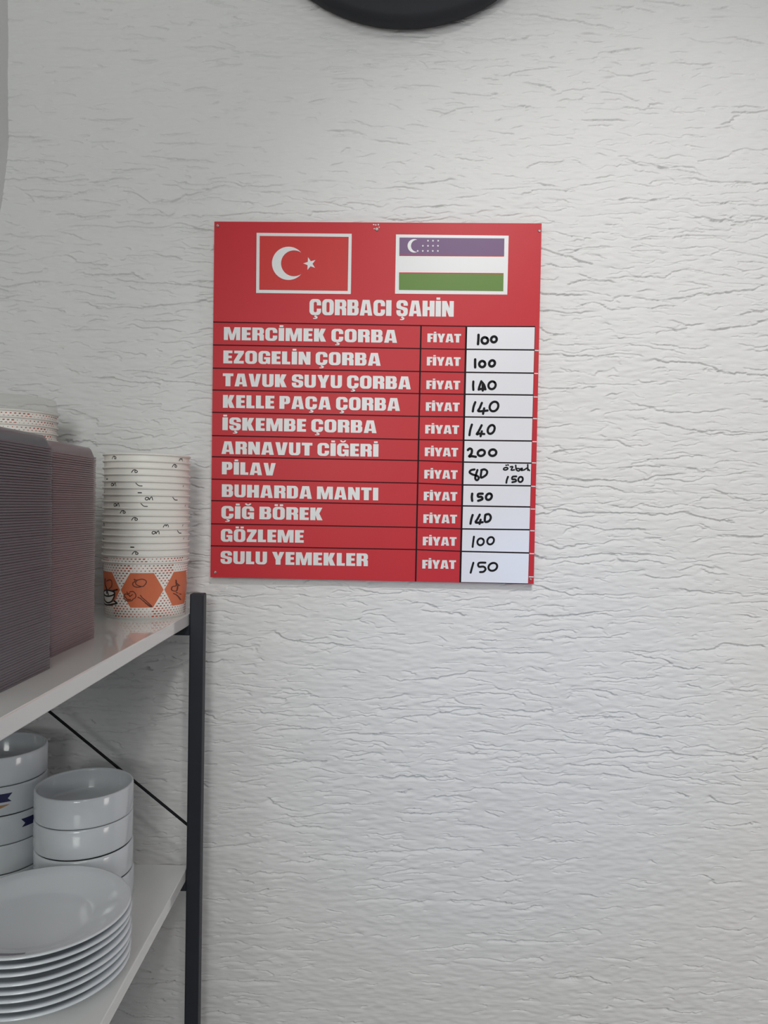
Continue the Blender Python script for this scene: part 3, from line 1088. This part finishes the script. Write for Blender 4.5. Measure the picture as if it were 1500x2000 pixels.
def script_mesh(k):
    polys = []
    marks = list(SCRIPT[k])
    for name, px in marks:
        th = math.asin(max(-0.99, min(0.99, (px - 285.5) / 82.5)))
        for s in MARKS[name]:
            pts = smooth_path(s, 4) if len(s) > 2 else s
            v, f2 = ribbon_polys(pts, 0.85 if name != 'dash' else 1.1)
            polys.append(([(th + x * 0.00122 / PB_RT, PB_H - 0.0060 + y * 0.00135) for x, y in v], f2))
    for extra in (125, 190):                      # the far side carries marks too
        for s in MARKS['an']:
            v, f2 = ribbon_polys(smooth_path(s, 4), 0.85)
            polys.append(([((extra + (17 * k) % 40) * DEG + x * 0.00122 / PB_RT, PB_H - 0.0060 + y * 0.00135) for x, y in v], f2))
    return cone_mesh('script_print', polys, M_BLACKINK, 0.00012)


def child(name, me, parent, label=None):
    o = bpy.data.objects.new(name, me)
    COL.objects.link(o)
    o.parent = parent
    if label:
        o['label'] = label
    return o


ORD = ['topmost', 'second from the top', 'third from the top', 'fourth from the top', 'fifth from the top', 'sixth from the top',
       'seventh from the top', 'eighth from the top', 'ninth from the top', 'tenth from the top', 'eleventh from the top',
       'twelfth from the top', 'thirteenth from the top', 'fourteenth from the top', 'fifteenth from the top',
       'sixteenth from the top', 'seventeenth from the top', 'eighteenth from the top', 'nineteenth from the top',
       'twentieth from the top', 'twenty-first from the top', 'twenty-second from the top', 'twenty-third from the top']


def printed_bowl(loc, rot, label, group, drawings=True):
    t = empty('paper_bowl', loc, label, 'bowl', group)
    t.rotation_euler = (0, 0, rot)
    b = child('body', ME_BODY, t)
    child('dash_print', ME_DASH, b, 'rust orange dashes')
    if drawings:                                  # only the lowest bowl shows its panels
        child('hexagon_print', ME_HEX, b, 'orange hexagons')
        child('soup_drawing', ME_FILL, b, 'white steaming soup cup drawing')
        child('black_drawing', ME_BLACK, b, 'black brush outline')
        child('vegetable_drawing', ME_BROWN, b, 'brown vegetable line drawings')
    child('rim', ME_RIM, t)
    return t


PSX, PSY = -0.3408, 1.0905
N_R = 17
for k in range(N_R):                       # k = 0 is the topmost
    z = SHELF_T + (N_R - 1 - k) * PB_PITCH
    loc = (PSX + random.uniform(-0.00012, 0.00012), PSY + random.uniform(-0.00012, 0.00012), z)
    grp = 'paper bowls in the stack beside the post'
    if k < 15:
        t = empty('paper_bowl', loc, 'white paper bowl with black marks, %s in the stack by the post' % ORD[k], 'bowl', grp)
        b = child('body', ME_BODY, t)
        child('script_print', script_mesh(k), b, 'black script marks')
        child('rim', ME_RIM, t)
    elif k == 15:
        printed_bowl(loc, 0.35, 'orange dashed paper bowl, second from the bottom in the stack by the post', grp, False)
    else:
        printed_bowl((PSX, PSY, z), 0.0, 'paper bowl with orange hexagons and soup drawing, lowest of the stack by the post', grp)

LSX, LSY = -0.5240, 1.0700
N_L = 23
for k in range(N_L):
    z = SHELF_T + (N_L - 1 - k) * PB_PITCH
    printed_bowl((LSX + random.uniform(-0.00012, 0.00012), LSY + random.uniform(-0.00012, 0.00012), z), 0.9 + 0.21 * k + (0.5 if k % 3 == 1 else 0),
                 'orange dashed paper bowl, %s in the stack behind the lids' % ORD[k],
                 'paper bowls in the tall stack behind the lids', False)
zt = SHELF_T + (N_L - 1) * PB_PITCH + PB_H
fl = lathe('frosted_lid', [(0, 0.020), (0.050, 0.020), (0.056, 0.0185), (0.0575, 0.014), (0.0585, 0.002), (0.0620, 0.0012), (0.0620, -0.0005), (0.060, 0.0004)],
           M_FROST, None, 72, True, (LSX, LSY, zt + 0.0006))
tag(fl, 'frosted see-through round lid on top of the tall paper bowl stack', 'lid')

# ------------------------------------------------------------------ stacked clear plastic lids
LID_H, LID_PITCH, N_LID = 0.0125, 0.00238, 89


def rounded_rect(hx, hy, r, n=4):
    pts = []
    for cx, cy, a in ((hx - r, hy - r, 0), (-hx + r, hy - r, 90), (-hx + r, -hy + r, 180), (hx - r, -hy + r, 270)):
        for i in range(n + 1):
            t = math.radians(a + 90 * i / n)
            pts.append((cx + r * math.cos(t), cy + r * math.sin(t)))
    return pts


def lid_mesh(name, hx, hy, m):
    rings = [(hx, hy, 0.0045, 0.0), (hx, hy, 0.0045, 0.0018), (hx - 0.0016, hy - 0.0016, 0.0045, 0.0020),
             (hx - 0.0040, hy - 0.0040, 0.006, 0.0105), (hx - 0.0058, hy - 0.0058, 0.005, LID_H), (hx - 0.018, hy - 0.018, 0.004, LID_H),
             (hx - 0.019, hy - 0.019, 0.004, LID_H - 0.0012)]
    V, Fc, prev = [], [], None
    for a, b, r, z in rings:
        cur = list(range(len(V), len(V) + 20))
        V += [(x, y, z) for x, y in rounded_rect(a, b, r)]
        if prev:
            for i in range(20):
                j = (i + 1) % 20
                Fc.append((prev[i], prev[j], cur[j], cur[i]))
        prev = cur
    Fc.append(tuple(prev))
    me = bpy.data.meshes.new(name)
    me.from_pydata(V, [], Fc)
    me.materials.append(m)
    me.polygons.foreach_set('use_smooth', [True] * len(me.polygons))
    me.update()
    return me


def lid_stack(x1, y0, y1, w, m, label, group):
    hx, hy = w / 2, (y1 - y0) / 2
    proto = bpy.data.objects.new('plastic_lid', lid_mesh('plastic_lid', hx, hy, m))
    wob = 0.0
    for k in range(N_LID):
        o = proto if k == 0 else proto.copy()
        COL.objects.link(o)
        place = 'lowest of' if k == 0 else 'topmost of' if k == N_LID - 1 else 'in the middle of'
        tag(o, label % place, 'lid', group)
        wob = 0.92 * wob + random.uniform(-0.00018, 0.00018)
        o.location = (x1 - hx + wob + random.uniform(-0.00012, 0.00012), (y0 + y1) / 2 + random.uniform(-0.0006, 0.0006), SHELF_T + 0.0002 + k * LID_PITCH)
        o.rotation_euler = (random.uniform(-0.001, 0.001), random.uniform(-0.001, 0.001), random.uniform(-0.002, 0.002))
    return proto


lid_stack(-0.3190, 0.600, 0.7340, 0.165, M_LIDNEAR, 'smoky clear plastic lid %s the front stack on the upper shelf', 'plastic lids in the near stack')
lid_stack(-0.3405, 0.7800, 0.9010, 0.165, M_LIDFAR, 'rosy plastic lid %s the stack left of the paper bowls', 'plastic lids in the far stack')

# ------------------------------------------------------------------ ceramic bowls
CB_R, CB_P = 0.0622, 0.0386
CB_PROF = [(0, 0.0012), (0.046, 0.0012), (0.048, 0.0), (0.053, 0.0), (0.0600, 0.0003), (0.0615, 0.0012), (CB_R, 0.0034), (CB_R, 0.0345),
           (CB_R - 0.0006, 0.0372), (CB_R - 0.0018, 0.0382), (CB_R - 0.0032, 0.0374), (CB_R - 0.0038, 0.0350), (CB_R - 0.0042, 0.0120),
           (CB_R - 0.0070, 0.0072), (CB_R - 0.0140, 0.0050), (0.030, 0.0046), (0, 0.0046)]
_c = lathe('ceramic_bowl', CB_PROF, M_CERAMIC, None, 96)
ME_CB = _c.data
bpy.data.objects.remove(_c)


def on_bowl(theta, z, off):
    r = CB_R + off
    return Vector((r * math.sin(theta), -r * math.cos(theta), z))


def bowl_patch(name, outl, m, parent, off=0.0002, label=None):
    """outl: list of (left, right) in degrees per height row"""
    V, Fc = [], []
    n = 8
    for z, a, b in outl:
        for i in range(n + 1):
            V.append(on_bowl((a + (b - a) * i / n) * DEG, z, off))
    for j in range(len(outl) - 1):
        for i in range(n):
            k = j * (n + 1) + i
            Fc.append((k, k + 1, k + n + 2, k + n + 1))
    o = mesh_obj(name, V, Fc, m, parent, True)
    if label:
        o['label'] = label
    return o


BAX, BAY = -0.3970, 1.0200
for k, lab in enumerate(('topmost of the stack behind the plates', 'second from the top of the stack behind the plates',
                         'third from the top of the stack behind the plates', 'lowest of the stack behind the plates')):
    o = bpy.data.objects.new('ceramic_bowl', ME_CB)
    COL.objects.link(o)
    o.location = (BAX + (0, -0.0004, 0.0006, 0.0016)[k], BAY + (0, 0.0006, -0.0004, 0)[k], SHELF_L + (3 - k) * CB_P)
    tag(o, 'plain white straight-sided ceramic bowl, ' + lab, 'bowl', 'white bowls in the stack behind the plates')
    if k == 2:
        V = [on_bowl(-38 * DEG + 0.010 * math.cos(a), 0.0215 + 0.0006 * math.sin(a), 0.0002) for a in [2 * math.pi * i / 10 for i in range(10)]]
        q = mesh_obj('dark_speck', V, [tuple(range(10))], M_BLACKINK, o)
        q['label'] = 'small dark speck'

BBX, BBY = -0.5280, 1.0510
for k, lab in enumerate(('topmost of the rear left stack', 'second from the top of the rear left stack', 'third from the top of the rear left stack',
                         'fourth from the top of the rear left stack', 'lowest of the rear left stack')):
    o = bpy.data.objects.new('ceramic_bowl', ME_CB)
    COL.objects.link(o)
    o.location = (BBX, BBY + (0, 0.0005, -0.0005, 0.0003, 0)[k], SHELF_L + (4 - k) * CB_P)
    extra = {1: ' with navy ribbon emblem,', 2: ' with dark ribbon end,'}.get(k, ',')
    tag(o, 'white ceramic bowl%s %s' % (extra, lab), 'bowl', 'white bowls in the rear left stack')
    if k in (1, 2):
        c0 = 27.0 if k == 1 else 68.0        # where the right (or left) tail of the emblem sits
        e = 48.0
        rows = []
        L, R = (c0 - e + 14, c0 + 14) if k == 1 else (c0 - 14, c0 - 14 + e)
        # a ribbon with swallow tails at both ends
        for z, tail in ((0.0150, 0.0), (0.0170, 1.8), (0.0195, 4.2), (0.0222, 2.2), (0.0262, -1.0)):
            rows.append((z + 0.0035, L + tail, R - tail))
        bowl_patch('ribbon_emblem', rows, M_NAVY, o, label='navy ribbon with swallow tails')
        if k == 1:
            bowl_patch('emblem_script', [(0.0098, L + 8, R - 16), (0.0118, L + 6, R - 10), (0.0140, L + 7, R - 4), (0.0152, L + 16, R - 1.5)],
                       M_TAN, o, label='orange brown lettering flourish')

# ------------------------------------------------------------------ plates
PX, PY, PR, PP = -0.3790, 0.8445, 0.0985, 0.0086
PL_PROF = [(0, 0.0022), (0.050, 0.0022), (0.052, 0.0), (0.0565, 0.0), (0.060, 0.0035), (0.080, 0.0118), (PR - 0.0025, 0.0174), (PR, 0.0188),
           (PR - 0.0008, 0.0202), (PR - 0.0035, 0.0204), (0.083, 0.0150), (0.068, 0.0098), (0.060, 0.0072), (0.055, 0.0064), (0, 0.0060)]
_p = lathe('plate', PL_PROF, M_PLATE, None, 128)
ME_PL = _p.data
bpy.data.objects.remove(_p)
for k in range(8):
    o = bpy.data.objects.new('dinner_plate', ME_PL)
    COL.objects.link(o)
    o.location = (PX + (0, 0.0010, -0.0006, 0.0004, 0.0012, -0.0004, 0.0006, 0)[k], PY + (0, 0.0004, 0.0008, -0.0006, 0, 0.0006, 0, 0)[k],
                  SHELF_L + (7 - k) * PP)
    lab = ORD[k] if k < 7 else 'lowest'
    tag(o, 'round white glazed plate, %s in the plate stack on the lower shelf' % lab, 'plate', 'white plates on the lower shelf')
    if k == 0:
        V, Fc = [], []
        n = 14
        for i in range(n + 1):
            a = (-104 + 30 * i / n) * DEG
            for r in (0.0825, 0.0765 - 0.0018 * math.sin(math.pi * i / n)):
                V.append((r * math.cos(a), r * math.sin(a), 0.0098 + (r - 0.068) / 0.015 * 0.0052 + 0.0003))
        for i in range(n):
            Fc.append((2 * i, 2 * i + 1, 2 * i + 3, 2 * i + 2))
        q = mesh_obj('printed_mark', V, Fc, M_MARK, o)
        q['label'] = 'small faded violet print'
